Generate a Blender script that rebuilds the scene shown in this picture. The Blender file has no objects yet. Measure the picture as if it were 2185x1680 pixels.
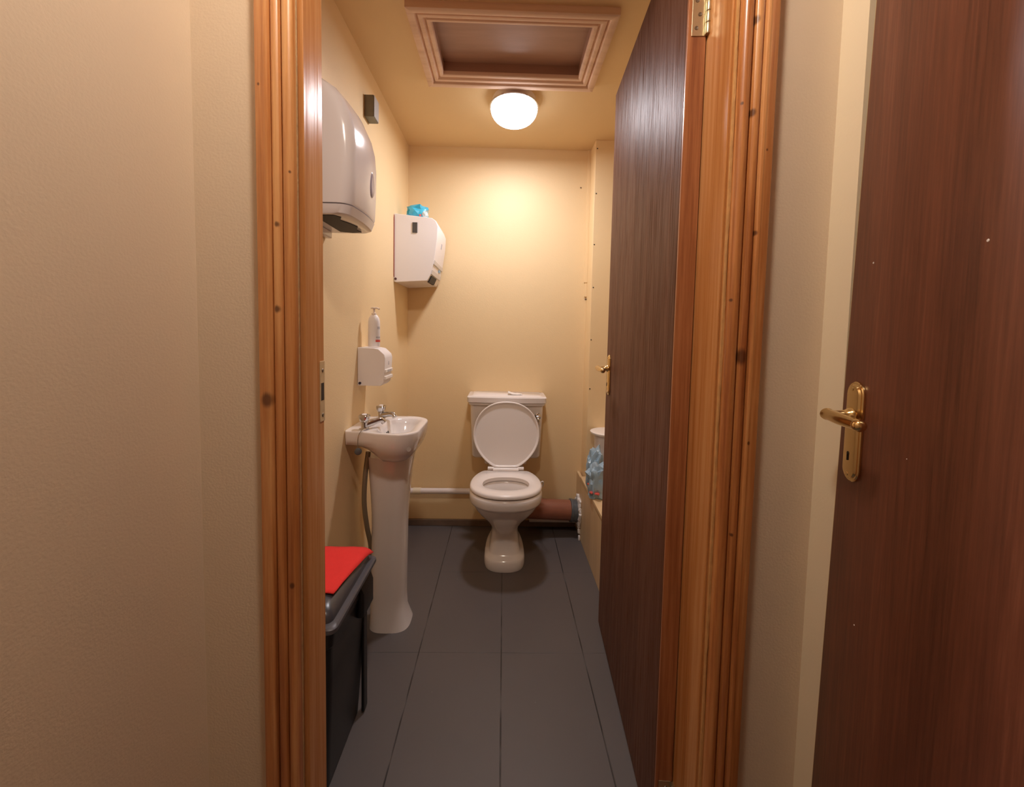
import bpy, bmesh, math, random
from mathutils import Vector, Matrix, noise
random.seed(4)
S = bpy.context.scene
COL = S.collection
PI = math.pi

# ------------------------------------------------------------------ camera
RX = ((0.9995922633615251, -0.018861497851503397, -0.02143713895511844),
      (-0.02031034212054292, 0.05802954891583692, -0.9981082413523951),
      (0.020069803953447672, 0.9981366716794962, 0.057622804668359846))
cd = bpy.data.cameras.new('camera'); cam = bpy.data.objects.new('camera', cd); COL.objects.link(cam)
m = Matrix(RX).to_4x4(); m.translation = (0, 0, 1.15); cam.matrix_world = m
cd.sensor_fit = 'HORIZONTAL'; cd.sensor_width = 36.0
cd.lens = 36.0 * 860.0 / 2185.0
cd.shift_y = -82.0 / 2185.0
cd.clip_start = 0.01
S.camera = cam

# ------------------------------------------------------------------ world, exposure
w = bpy.data.worlds.new('world'); S.world = w; w.use_nodes = True
w.node_tree.nodes['Background'].inputs[0].default_value = (0.9, 0.75, 0.6, 1)
w.node_tree.nodes['Background'].inputs[1].default_value = 0.0
vs = S.view_settings
vs.view_transform = 'Standard'; vs.look = 'None'; vs.gamma = 1; vs.use_curve_mapping = False
vs.exposure = 0.13
S.cycles.max_bounces = 16; S.cycles.diffuse_bounces = 12
LAMP_COL = (1.0, 0.968, 1.02)          # bathroom ceiling lamp
LAMP_STRENGTH = 10.2      # glass bowl
DISC_POWER = 12.0         # disc light added inside the bowl to turn more light downwards
HALL_COL = (1.0, 0.865, 0.735)          # hall ceiling lamp above the photographer
HALL_STRENGTH = 152.0

# ------------------------------------------------------------------ object helpers
def tag(o, label=None, cat=None, group=None, kind=None):
    if label: o['label'] = label
    if cat: o['category'] = cat
    if group: o['group'] = group
    if kind: o['kind'] = kind
    return o

def empty(name, loc, label, cat, group=None, kind=None):
    o = bpy.data.objects.new(name, None); COL.objects.link(o)
    o.location = loc; o.empty_display_size = 0.05
    return tag(o, label, cat, group, kind)

def link(name, bm, mat, parent=None, smooth=None, sub=0, bev=0.0, bseg=2):
    """world-space bmesh -> ONE mesh object; smooth = auto smooth angle in degrees"""
    bmesh.ops.recalc_face_normals(bm, faces=bm.faces[:])
    me = bpy.data.meshes.new(name)
    mats = mat if isinstance(mat, (list, tuple)) else [mat]
    for q in mats: me.materials.append(q)
    if smooth is not None:
        a = math.radians(smooth)
        for f in bm.faces: f.smooth = True
        for e in bm.edges:
            if len(e.link_faces) == 2:
                e.smooth = e.calc_face_angle(0) < a
    bm.to_mesh(me); bm.free()
    o = bpy.data.objects.new(name, me); COL.objects.link(o)
    if parent:
        o.parent = parent
        p = Vector((0, 0, 0)); q = parent
        while q: p += q.location; q = q.parent
        # geometry is in world space: cancel the ancestors' translation
        o.location = -p
    if bev:
        b = o.modifiers.new('bevel', 'BEVEL'); b.width = bev; b.segments = bseg; b.limit_method = 'ANGLE'; b.angle_limit = math.radians(40)
        for pl in me.polygons: pl.use_smooth = True
        b.harden_normals = True
    if sub:
        s = o.modifiers.new('sub', 'SUBSURF'); s.levels = sub; s.render_levels = sub
    return o

def struct(name, bm, mat, label, cat, **k):
    o = link(name, bm, mat, **k); tag(o, label, cat, kind='structure'); return o

def box(bm, x0, x1, y0, y1, z0, z1, mi=0):
    vs_ = [bm.verts.new(p) for p in ((x0,y0,z0),(x1,y0,z0),(x1,y1,z0),(x0,y1,z0),(x0,y0,z1),(x1,y0,z1),(x1,y1,z1),(x0,y1,z1))]
    for f in ((3,2,1,0),(4,5,6,7),(0,1,5,4),(1,2,6,5),(2,3,7,6),(3,0,4,7)):
        fc = bm.faces.new([vs_[i] for i in f]); fc.material_index = mi
    return vs_

def B(*a):
    bm = bmesh.new(); box(bm, *a); return bm

def loft(bm, rings, cap0=True, cap1=True, closed=True, mi=0):
    rv = [[bm.verts.new(p) for p in r] for r in rings]
    n = len(rv[0])
    for a, b in zip(rv, rv[1:]):
        for i in range(n if closed else n-1):
            j = (i+1) % n
            f = bm.faces.new((a[i], a[j], b[j], b[i])); f.material_index = mi
    if cap0: bm.faces.new(rv[0][::-1]).material_index = mi
    if cap1: bm.faces.new(rv[-1]).material_index = mi
    return rv

def frame_of(d):
    d = Vector(d).normalized()
    u = d.cross(Vector((0,0,1)))
    if u.length < 1e-3: u = Vector((1,0,0))
    u.normalize(); return u, d.cross(u).normalized(), d

def tube(bm, pts, r, n=16, caps=True, mi=0):
    pts = [Vector(p) for p in pts]
    rs = r if isinstance(r, (list, tuple)) else [r]*len(pts)
    rings = []; pu = None
    for i, p in enumerate(pts):
        d = (pts[min(i+1, len(pts)-1)] - pts[max(i-1, 0)]).normalized()
        if pu is None: u, v, _ = frame_of(d)
        else:
            u = (pu - d*pu.dot(d)).normalized(); v = d.cross(u)
        pu = u
        rings.append([p + (u*math.cos(t)+v*math.sin(t))*rs[i] for t in [2*PI*k/n for k in range(n)]])
    return loft(bm, rings, caps, caps, mi=mi)

def curve_pts(pts, k=8):
    """Catmull-Rom"""
    P = [Vector(p) for p in pts]; P = [P[0]*2-P[1]] + P + [P[-1]*2-P[-2]]
    out = []
    for i in range(1, len(P)-2):
        a, b, c, d = P[i-1:i+3]
        for s in range(k):
            t = s/k
            out.append(0.5*((2*b)+(c-a)*t+(2*a-5*b+4*c-d)*t*t+(3*b-a-3*c+d)*t**3))
    out.append(P[-2]); return out

def lathe(bm, prof, c=(0,0,0), axis=(0,0,1), n=40, mi=0, cap0=True, cap1=True):
    """prof: (radius, height along axis)"""
    c = Vector(c); u, v, d = frame_of(axis)
    rings = [[c + d*h + (u*math.cos(2*PI*k/n)+v*math.sin(2*PI*k/n))*max(r, 1e-5) for k in range(n)] for r, h in prof]
    return loft(bm, rings, cap0, cap1, mi=mi)

def supel(cx, cy, hx, yf, yb, z, n=48, e=2.3):
    """super-ellipse ring; front (small y) and back half lengths differ"""
    out = []
    for k in range(n):
        t = 2*PI*k/n; c, s = math.cos(t), math.sin(t)
        X = math.copysign(abs(c)**(2/e), c); Y = math.copysign(abs(s)**(2/e), s)
        out.append((cx + hx*X, cy + ((yb-cy) if Y > 0 else (cy-yf))*Y, z))
    return out

def extrude_profile(bm, prof, axis_pts, mi=0):
    """prof list of 3D-offset functions evaluated at each axis point"""
    rings = [[Vector(p)+Vector(o) for o in prof] for p in axis_pts]
    return loft(bm, rings, True, True, mi=mi)

# ------------------------------------------------------------------ materials
def newmat(name):
    m = bpy.data.materials.new(name); m.use_nodes = True
    return m, m.node_tree, m.node_tree.nodes['Principled BSDF']

def simple(name, col, rough=0.5, metal=0, coat=0, bump=0, bscale=200, var=0.0, vscale=8, spec=None, trans=0, alpha=1):
    m, nt, b = newmat(name)
    b.inputs['Base Color'].default_value = (*col, 1)
    b.inputs['Roughness'].default_value = rough; b.inputs['Metallic'].default_value = metal
    b.inputs['Coat Weight'].default_value = coat; b.inputs['Coat Roughness'].default_value = 0.12
    b.inputs['Transmission Weight'].default_value = trans
    b.inputs['Alpha'].default_value = alpha
    if spec is not None: b.inputs['Specular IOR Level'].default_value = spec
    tc = nt.nodes.new('ShaderNodeTexCoord')
    if var:
        nz = nt.nodes.new('ShaderNodeTexNoise'); nz.inputs['Scale'].default_value = vscale; nz.inputs['Detail'].default_value = 6
        nt.links.new(tc.outputs['Object'], nz.inputs['Vector'])
        mx = nt.nodes.new('ShaderNodeMix'); mx.data_type = 'RGBA'
        mx.inputs[6].default_value = (*[c*(1-var) for c in col], 1); mx.inputs[7].default_value = (*[min(1, c*(1+var)) for c in col], 1)
        nt.links.new(nz.outputs['Fac'], mx.inputs[0]); nt.links.new(mx.outputs[2], b.inputs['Base Color'])
    if bump:
        nz = nt.nodes.new('ShaderNodeTexNoise'); nz.inputs['Scale'].default_value = bscale; nz.inputs['Detail'].default_value = 3
        nt.links.new(tc.outputs['Object'], nz.inputs['Vector'])
        bp = nt.nodes.new('ShaderNodeBump'); bp.inputs['Strength'].default_value = bump; bp.inputs['Distance'].default_value = 0.002
        nt.links.new(nz.outputs['Fac'], bp.inputs['Height']); nt.links.new(bp.outputs['Normal'], b.inputs['Normal'])
    return m

def emit(name, col, st):
    m, nt, b = newmat(name)
    b.inputs['Base Color'].default_value = (*col, 1)
    b.inputs['Emission Color'].default_value = (*col, 1); b.inputs['Emission Strength'].default_value = st
    return m

def mathn(nt, op, a, b=None, c=None):
    n = nt.nodes.new('ShaderNodeMath'); n.operation = op
    for i, v in enumerate((a, b, c)):
        if v is None: continue
        if isinstance(v, (int, float)): n.inputs[i].default_value = v
        else: nt.links.new(v, n.inputs[i])
    return n.outputs[0]

def wood(name, dark, mid, light, axis='Z', fine=90, rough=0.35, coat=0.6, coat_r=0.18, knots=(), bump=0.25, spec=0.5, contrast=(0.3, 0.7), seed=0.0, stretch=0.03, bands=14.0, wfine=0.5, streak=0):
    """grain runs along axis; knots = [(coordinate across, coordinate along, radius)] in metres"""
    m, nt, b = newmat(name); N = nt.nodes; L = nt.links
    tc = N.new('ShaderNodeTexCoord')
    sep = N.new('ShaderNodeSeparateXYZ'); L.new(tc.outputs['Object'], sep.inputs[0])
    mp = N.new('ShaderNodeMapping'); sc = [1, 1, 1]; sc['XYZ'.index(axis)] = stretch
    mp.inputs['Scale'].default_value = sc; mp.inputs['Location'].default_value = (seed, seed*1.7, seed*0.3)
    # grain is pushed aside around knots
    L.new(tc.outputs['Object'], mp.inputs['Vector'])
    big = N.new('ShaderNodeTexNoise'); big.inputs['Scale'].default_value = bands; big.inputs['Detail'].default_value = 2; big.inputs['Distortion'].default_value = 0.6
    fn = N.new('ShaderNodeTexNoise'); fn.inputs['Scale'].default_value = fine; fn.inputs['Detail'].default_value = 5; fn.inputs['Roughness'].default_value = 0.65
    L.new(mp.outputs[0], big.inputs['Vector']); L.new(mp.outputs[0], fn.inputs['Vector'])
    s = mathn(nt, 'ADD', mathn(nt, 'MULTIPLY', big.outputs['Fac'], 1-wfine), mathn(nt, 'MULTIPLY', fn.outputs['Fac'], wfine))
    cr = N.new('ShaderNodeValToRGB'); e = cr.color_ramp.elements
    e[0].position = contrast[0]; e[0].color = (*dark, 1); e[1].position = contrast[1]; e[1].color = (*light, 1)
    k = e.new((contrast[0]+contrast[1])/2); k.color = (*mid, 1)
    L.new(s, cr.inputs[0]); out = cr.outputs[0]
    ac = 'X' if axis == 'Z' else 'Y'
    for (cx, cz, r) in knots:
        dx = mathn(nt, 'SUBTRACT', sep.outputs['XYZ'.index(ac)], cx); dz = mathn(nt, 'MULTIPLY', mathn(nt, 'SUBTRACT', sep.outputs['XYZ'.index(axis)], cz), 0.75)
        d = mathn(nt, 'SQRT', mathn(nt, 'ADD', mathn(nt, 'MULTIPLY', dx, dx), mathn(nt, 'MULTIPLY', dz, dz)))
        d = mathn(nt, 'ADD', d, mathn(nt, 'MULTIPLY', mathn(nt, 'SUBTRACT', fn.outputs['Fac'], 0.5), r*0.9))
        mr = N.new('ShaderNodeMapRange'); mr.interpolation_type = 'SMOOTHSTEP'
        mr.inputs[1].default_value = r*0.4; mr.inputs[2].default_value = r*1.15; mr.inputs[3].default_value = 0.8; mr.inputs[4].default_value = 0
        L.new(d, mr.inputs[0])
        mx = N.new('ShaderNodeMix'); mx.data_type = 'RGBA'; L.new(mr.outputs[0], mx.inputs[0]); L.new(out, mx.inputs[6])
        mx.inputs[7].default_value = (dark[0]*0.22, dark[1]*0.16, dark[2]*0.2, 1); out = mx.outputs[2]
    L.new(out, b.inputs['Base Color'])
    b.inputs['Roughness'].default_value = rough; b.inputs['Coat Weight'].default_value = coat; b.inputs['Coat Roughness'].default_value = coat_r; b.inputs['Specular IOR Level'].default_value = spec
    if streak:
        mr = N.new('ShaderNodeMapRange'); mr.inputs[1].default_value = 0.36; mr.inputs[2].default_value = 0.66; mr.inputs[3].default_value = spec*(1-streak); mr.inputs[4].default_value = spec*(1+streak)
        L.new(fn.outputs['Fac'], mr.inputs[0]); L.new(mr.outputs[0], b.inputs['Specular IOR Level'])
    bp = N.new('ShaderNodeBump'); bp.inputs['Strength'].default_value = bump; bp.inputs['Distance'].default_value = 0.0012
    L.new(s, bp.inputs['Height']); L.new(bp.outputs[0], b.inputs['Normal']); L.new(bp.outputs[0], b.inputs['Coat Normal'])
    return m

PAINT = simple('cream_paint', (0.81, 0.62, 0.355), 0.55, bump=0.25, bscale=260, var=0.035, vscale=3)
PAINT_C = simple('ceiling_paint', (0.76, 0.565, 0.31), 0.6, bump=0.2, bscale=200, var=0.04, vscale=4)
PAINT_H = simple('hall_paint', (0.73, 0.605, 0.455), 0.6, bump=0.2, bscale=240, var=0.03, vscale=5)
KN_A = [(-0.407, 1.024, .011), (-0.3875, 1.324, .0045), (-0.3887, 1.181, .006), (-0.3696, 0.689, .005), (-0.366, 1.412, .0025), (-0.4136, 1.551, .0025), (0.4205, 1.114, .012), (0.417, 1.686, .007), (0.418, 1.533, .006), (0.433, 1.33, .004), (0.440, 0.96, .003), (0.3985, 1.2135, .0025), (0.400, 1.548, .0025), (0.4445, 1.47, .002), (0.420, 0.79, .003)]
PINE = wood('varnished_pine', (0.29, 0.082, 0.020), (0.54, 0.215, 0.064), (0.72, 0.375, 0.145), fine=120, knots=KN_A, coat=0.6, coat_r=0.12, bump=0.15, bands=34, contrast=(0.34, 0.66))
PINE_L = wood('varnished_pine_lining', (0.38, 0.14, 0.04), (0.54, 0.24, 0.08), (0.66, 0.36, 0.16), fine=100, coat=0.0, rough=0.30, spec=0.10, streak=0.8, bump=0.35, seed=3.1, bands=30)
PINE_RAW = wood('bare_pine', (0.60, 0.42, 0.31), (0.78, 0.57, 0.44), (0.84, 0.65, 0.52), axis='X', fine=60, coat=0.0, spec=0.25, rough=0.6, bump=0.1, seed=1.3)
PLY = wood('hatch_plywood', (0.30, 0.17, 0.12), (0.38, 0.22, 0.16), (0.44, 0.27, 0.20), axis='X', fine=40, coat=0.1, rough=0.5, bump=0.1, stretch=0.15, contrast=(0.2, 0.8))
LEAF = wood('dark_stained_veneer', (0.085, 0.038, 0.023), (0.13, 0.060, 0.038), (0.19, 0.095, 0.063), fine=220, coat=0.0, spec=0.055, rough=0.44, bump=1.0, stretch=0.03, bands=22, streak=0.95, contrast=(0.25, 0.75))
LEAF2 = wood('dark_stained_veneer_hall', (0.075, 0.021, 0.011), (0.165, 0.052, 0.028), (0.30, 0.115, 0.066), fine=200, coat=0.25, coat_r=0.38, spec=0.4, rough=0.42, bump=0.5, stretch=0.035, bands=6, contrast=(0.36, 0.64), wfine=0.3, seed=5.2)
LIP = wood('door_lipping', (0.20, 0.06, 0.02), (0.36, 0.135, 0.05), (0.50, 0.22, 0.095), fine=120, coat=0.2, rough=0.4, bump=0.3, seed=7, contrast=(0.36, 0.64))
RAWEDGE = simple('pale_filler', (0.55, 0.36, 0.18), 0.8, bump=1.0, bscale=120, var=0.35, vscale=70)
BRASS = simple('polished_brass', (0.80, 0.60, 0.30), 0.14, metal=1)
BRASS_D = simple('hinge_brass', (0.62, 0.55, 0.38), 0.35, metal=1)
CHROME = simple('chrome', (0.62, 0.62, 0.63), 0.10, metal=1)
STEEL = simple('dull_grey_metal', (0.22, 0.21, 0.18), 0.5, metal=0.6, var=0.2, vscale=40)
SCREW = simple('screw_metal', (0.25, 0.22, 0.18), 0.4, metal=1)
CER = simple('white_ceramic', (0.80, 0.765, 0.75), 0.12, coat=0.3)
SEATP = simple('white_seat_plastic', (0.82, 0.78, 0.76), 0.25)
PLW = simple('white_plastic_glossy', (0.74, 0.71, 0.73), 0.16, coat=0.2)
METW = simple('white_enamel', (0.82, 0.79, 0.79), 0.4)
METW2 = simple('white_enamel_front', (0.84, 0.80, 0.76), 0.3)
DARK = simple('dark_void', (0.02, 0.015, 0.013), 0.6)
TAPE = simple('dark_tape', (0.06, 0.055, 0.055), 0.5)
LAV = simple('lavender_window', (0.35, 0.33, 0.42), 0.1)
GREYM = simple('grey_print', (0.42, 0.42, 0.46), 0.5)
BLUEM = simple('blue_print', (0.30, 0.48, 0.62), 0.5)
BINB = simple('black_bin_plastic', (0.009, 0.008, 0.009), 0.38, bump=0.1, bscale=300)
BINL = simple('dark_grey_lid_plastic', (0.055, 0.055, 0.065), 0.28)
BINR = simple('grey_rim_plastic', (0.085, 0.085, 0.10), 0.4)
RED = simple('red_cloth', (0.85, 0.035, 0.03), 0.85, bump=0.6, bscale=500, var=0.05, vscale=60)
PIPEW = simple('white_painted_pipe', (0.74, 0.68, 0.66), 0.35, var=0.1, vscale=30)
PIPEB = simple('brown_soil_pipe', (0.30, 0.115, 0.07), 0.3, var=0.12, vscale=15)
RUB = simple('grey_rubber', (0.10, 0.11, 0.12), 0.3)
FOAM = simple('white_filler_foam', (0.80, 0.78, 0.76), 0.8, bump=1, bscale=60)
DSK = simple('dark_painted_skirting', (0.16, 0.11, 0.08), 0.5, var=0.3, vscale=30)
HOSE = simple('braided_hose', (0.30, 0.25, 0.17), 0.4, metal=0.4)
BAG1 = simple('pale_blue_bag', (0.32, 0.47, 0.60), 0.22, coat=0.4, var=0.35, vscale=25)
BLUEP = simple('turquoise_wrapper', (0.05, 0.42, 0.60), 0.18, coat=0.5, var=0.4, vscale=40)
REDP = simple('red_print', (0.65, 0.10, 0.08), 0.5)
PLYC = wood('cream_ply', (0.62, 0.44, 0.24), (0.70, 0.51, 0.29), (0.76, 0.57, 0.34), fine=40, coat=0.1, rough=0.5, bump=0.15, seed=2)

def floor_mat():
    m, nt, b = newmat('grey_painted_tile_floor'); N = nt.nodes; L = nt.links
    tc = N.new('ShaderNodeTexCoord'); sep = N.new('ShaderNodeSeparateXYZ'); L.new(tc.outputs['Object'], sep.inputs[0])
    def line(o, off, per, wd):
        f = mathn(nt, 'FRACT', mathn(nt, 'DIVIDE', mathn(nt, 'ADD', o, 20*per-off+per/2), per))
        d = mathn(nt, 'MULTIPLY', mathn(nt, 'ABSOLUTE', mathn(nt, 'SUBTRACT', f, 0.5)), per)
        mr = N.new('ShaderNodeMapRange'); mr.inputs[1].default_value = wd*0.4; mr.inputs[2].default_value = wd; mr.inputs[3].default_value = 1; mr.inputs[4].default_value = 0
        L.new(d, mr.inputs[0]); return mr.outputs[0]
    a = line(sep.outputs[0], 0.0125, 0.2945, 0.0024); c = line(sep.outputs[1], 1.382, 0.485, 0.0016)
    nz = N.new('ShaderNodeTexNoise'); nz.inputs['Scale'].default_value = 7; L.new(tc.outputs['Object'], nz.inputs['Vector'])
    fade = N.new('ShaderNodeMapRange'); fade.inputs[1].default_value = 0.38; fade.inputs[2].default_value = 0.55; fade.inputs[3].default_value = 0.15; L.new(nz.outputs['Fac'], fade.inputs[0])
    ln = mathn(nt, 'MAXIMUM', mathn(nt, 'MULTIPLY', a, fade.outputs[0]), mathn(nt, 'MULTIPLY', mathn(nt, 'MULTIPLY', c, fade.outputs[0]), 0.55))
    n2 = N.new('ShaderNodeTexNoise'); n2.inputs['Scale'].default_value = 3; n2.inputs['Detail'].default_value = 5; L.new(tc.outputs['Object'], n2.inputs['Vector'])
    base = N.new('ShaderNodeMix'); base.data_type = 'RGBA'; base.inputs[6].default_value = (0.086, 0.075, 0.074, 1); base.inputs[7].default_value = (0.112, 0.098, 0.097, 1)
    L.new(n2.outputs['Fac'], base.inputs[0])
    # scuffs where paint has worn
    n3 = N.new('ShaderNodeTexNoise'); n3.inputs['Scale'].default_value = 55; n3.inputs['Detail'].default_value = 2; L.new(tc.outputs['Object'], n3.inputs['Vector'])
    sp = N.new('ShaderNodeMapRange'); sp.inputs[1].default_value = 0.78; sp.inputs[2].default_value = 0.82; sp.inputs[4].default_value = 0.5; L.new(n3.outputs['Fac'], sp.inputs[0])
    mx0 = N.new('ShaderNodeMix'); mx0.data_type = 'RGBA'; L.new(sp.outputs[0], mx0.inputs[0]); L.new(base.outputs[2], mx0.inputs[6]); mx0.inputs[7].default_value = (0.4, 0.36, 0.33, 1)
    mx = N.new('ShaderNodeMix'); mx.data_type = 'RGBA'; L.new(ln, mx.inputs[0]); L.new(mx0.outputs[2], mx.inputs[6]); mx.inputs[7].default_value = (0.022, 0.018, 0.017, 1)
    L.new(mx.outputs[2], b.inputs['Base Color']); b.inputs['Roughness'].default_value = 0.5
    bp = N.new('ShaderNodeBump'); bp.inputs['Strength'].default_value = 0.6; bp.inputs['Distance'].default_value = 0.002; bp.invert = True
    L.new(ln, bp.inputs['Height']); L.new(bp.outputs[0], b.inputs['Normal'])
    return m
FLOOR = floor_mat()

# ================================================================== THE SETTING
XL, XR, YB, ZC = -0.553, 0.80, 2.333, 2.18      # bathroom
YW, YI = 0.72, 0.835                             # doorway wall: hall face, room face
JL, JR = -0.363, 0.392                          # lining faces
HD = 2.06                                       # head height of the opening
CL, CR = -0.537, 0.578                          # hall side walls
bm = bmesh.new(); box(bm, -0.7, 1.0, -1.9, 2.5, -0.1, 0.0)
struct('floor', bm, FLOOR, 'dark grey painted tile floor with thin dark grout lines', 'floor')
struct('wall_back', B(-0.75, 1.0, YB, YB+0.1, 0, 2.4), PAINT, 'cream back wall behind the toilet', 'wall')
struct('wall_left', B(XL-0.12, XL, YI, YB, 0, 2.4), PAINT, 'cream bathroom wall carrying basin and dispensers', 'wall')
struct('wall_right', B(XR, XR+0.1, YI, YB, 0, 2.4), PAINT, 'cream bathroom wall hidden behind the open door', 'wall')
# ceiling with the hatch hole
HX0, HX1, HY0, HY1 = -0.262, 0.283, 1.395, 1.672
bm = bmesh.new()
box(bm, XL-0.12, HX0, YI, YB+0.1, ZC, ZC+0.03); box(bm, HX1, XR+0.1, YI, YB+0.1, ZC, ZC+0.03)
box(bm, HX0, HX1, YI, HY0, ZC, ZC+0.03); box(bm, HX0, HX1, HY1, YB+0.1, ZC, ZC+0.03)
struct('ceiling', bm, PAINT_C, 'cream bathroom ceiling around the loft hatch', 'ceiling')
# doorway wall
bm = bmesh.new()
box(bm, XL-0.12, JL-0.02, YW, YI, 0, 2.5); box(bm, JR+0.02, XR+0.1, YW, YI, 0, 2.5); box(bm, JL-0.02, JR+0.02, YW, YI, HD+0.02, 2.5)
struct('wall_front', bm, PAINT_H, 'beige hall wall surrounding the pine door frame', 'wall')
# boxed column in the far right corner
bm = bmesh.new(); box(bm, 0.472, XR, 2.20, YB, 0.0, ZC)
nib = struct('wall_boxing', bm, PAINT, 'cream boxed column with screw holes in far right corner', 'wall', bev=0.002)
for (x, z) in ((0.481, 2.135), (0.482, 1.90), (0.480, 1.63), (0.482, 1.40), (0.479, 1.115), (0.480, 0.845)):
    bm = bmesh.new(); lathe(bm, [(0.0032, 0), (0.0032, 0.0012), (0.0015, 0.0014)], (x, 2.2, z), (0, -1, 0), 12); link('screw_hole', bm, DARK, nib)
bm = bmesh.new(); box(bm, 0.456, 0.472, 2.319, YB, 1.44, ZC); box(bm, 0.460, 0.472, 2.322, YB, 1.36, 1.44)
struct('trim_3', bm, PAINT, 'thin cream trunking running down the far right corner', 'trim', bev=0.001)
for (x, y, z, rr, lab) in ((0.422, YB, 1.975, .006, 'small dark nail mark high on the back wall'), (0.466, YB-0.012, 1.345, .009, 'dark chipped spot below the thin corner trunking')):
    bm = bmesh.new(); lathe(bm, [(rr*.6, 0), (rr*.7, 0.002), (rr*.3, 0.004)], (x, y, z), (0, -1, 0), 7); tag(link('wall_mark', bm, simple('mark_brown', (.16, .10, .06), .7)), lab, 'mark')
# hall
struct('wall_corridor_left', B(CL-0.1, CL, -1.8, YW, 0, 2.5), PAINT_H, 'beige side wall of the hall on the left', 'wall')
STRIP = simple('light_cream_gloss', (0.82, 0.72, 0.54), 0.45, bump=0.1)
struct('trim_4', B(CR-0.001, CR+0.12, 0.666, YW, 0, 2.3), STRIP, 'narrow light cream lining strip beside the brown hall door', 'trim')
bm = bmesh.new(); box(bm, CR+0.13, CR+0.155, 0.6, 0.666, 0, 2.5); box(bm, CR+0.16, CR+0.24, -1.8, 0.668, 0, 2.5)
struct('wall_corridor_right', bm, PAINT_H, 'hall side wall behind the open brown door', 'wall')
struct('wall_corridor_rear', B(CL-0.1, CR+0.24, -1.9, -1.8, 0, 2.5), PAINT_H, 'beige hall wall behind the viewer', 'wall')
struct('ceiling_corridor', B(CL-0.1, CR+0.24, -1.9, YW, 2.18, 2.5), PAINT_H, 'beige hall ceiling', 'ceiling')

# baseboard along the back
bm = bmesh.new(); box(bm, XL, 0.443, YB-0.014, YB, 0, 0.038)
struct('baseboard_back', bm, DSK, 'low dark skirting under the cream back wall', 'baseboard', bev=0.003)
bm = bmesh.new()
prof = [(0, 2.333, 0.045), (0, 2.285, 0.045), (0, 2.278, 0.052), (0, 2.278, 0.070), (0, 2.29, 0.076), (0, 2.333, 0.078)]
extrude_profile(bm, prof, [(0.17, 0, 0), (0.443, 0, 0)])
struct('trim_2', bm, PIPEW, 'pale batten under the brown soil pipe', 'trim')

# ---------------------------------------------------------------- door frame (pine)
frame = empty('trim_1', (0.0, YW, 0), 'varnished orange pine door frame with moulded architraves', 'door frame', kind='structure')
# architrave section: (distance from inner edge, projection)
AW = 0.077
US = 0.77
AP = [(0, 0), (0, .009), (.0015, .0125), (.005, .0155), (.009, .0172), (.013, .0176), (.017, .0172), (.021, .0155), (.0235, .0118), (.0250, .0080), (.0262, .0108),
      (.029, .0158), (.033, .0182), (.037, .0190), (.041, .0184), (.0445, .016), (.0460, .0118), (.0472, .0115), (.0485, .0165), (.0515, .0195), (.0545, .0205), (.0570, .0205), (.0585, .0200), (.0605, .0200), (.074, .0205), (AW-.001, .0198), (AW, .018), (AW, 0)]
ZT = HD - 0.004
def archi(side):
    bm = bmesh.new(); x0 = (JL+0.002) if side < 0 else (JR+0.004)
    lo = [(x0+side*u*US, YW-v, 0.0) for u, v in AP]; hi = [(x0+side*u*US, YW-v, ZT+u*US) for u, v in AP]
    # subdivide so the smooth shading stays stable
    mid = [[(p[0], p[1], z) for p in lo] for z in (0.5, 1.0, 1.5)]
    loft(bm, [lo]+mid+[hi]); return bm
link('architrave', archi(-1), PINE, frame, smooth=28)
link('architrave', archi(1), PINE, frame, smooth=28)
bm = bmesh.new(); r0 = [(JL+0.002-u*US, YW-v, ZT+u*US) for u, v in AP]; r1 = [(JR+0.004+u*US, YW-v, ZT+u*US) for u, v in AP]; loft(bm, [r0, r1])
link('architrave', bm, PINE, frame, smooth=28)
# linings with a stop
link('lining', B(JL-0.02, JL, YW+0.001, 0.822, 0, HD), PINE_L, frame, bev=0.0015)
link('lining', B(JR, JR+0.02, YW+0.001, YI, 0, HD), PINE_L, frame, bev=0.0015)
link('lining', B(JL, JR, YW+0.001, YI, HD, HD+0.02), PINE_L, frame, bev=0.0015)
link('door_stop', B(JL, JL+0.010, 0.727, 0.770, 0, HD-0.01), PINE_L, frame, bev=0.0015)
link('door_stop', B(JR-0.004, JR, 0.727, 0.770, 0, HD-0.01), PINE_L, frame, bev=0.001)
# bare filler bead between architrave and lining, wavering in width
def bead(x0, x1, y):
    bm = bmesh.new(); rings = []
    for i in range(161):
        z = i*HD/160; wv = 0.0018*noise.noise(Vector((0, y*9, z*9))) + 0.0012*noise.noise(Vector((3, 1, z*55)))
        a, b_ = (x0+wv, x1) if x0 < x1 else (x0+wv, x1)
        rings.append([(a, y+0.003, z), (a, y-0.002+wv*0.5, z), (b_, y-0.002+wv*0.6, z), (b_, y+0.003, z)])
    loft(bm, rings); return bm
link('filler_bead', bead(JL-0.0045, JL+0.0025, YW-0.0005), RAWEDGE, frame)
link('filler_bead', bead(JR+0.0030, JR-0.0003, YW-0.0005), simple('varnished_edge', (0.60, 0.34, 0.13), 0.5, bump=0.5, bscale=90, var=0.3, vscale=50), frame)
# strike plate in the left lining
bm = bmesh.new(); box(bm, JL-0.002, JL+0.0012, 0.802, 0.8225, 0.962, 1.084)
sp = link('strike_plate', bm, simple('pale_cut_wood_and_brass', (0.62, 0.48, 0.28), 0.4, metal=0.2, var=0.2, vscale=60), frame, bev=0.0008)
for z in (1.065, 0.975):
    bm = bmesh.new(); lathe(bm, [(0.004, 0), (0.003, 0.0012)], (JL+0.0012, 0.813, z), (1, 0, 0), 14); link('screw', bm, SCREW, sp)
link('strike_slot', B(JL+0.0010, JL+0.0016, 0.806, 0.818, 1.005, 1.04), DARK, sp)

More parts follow.
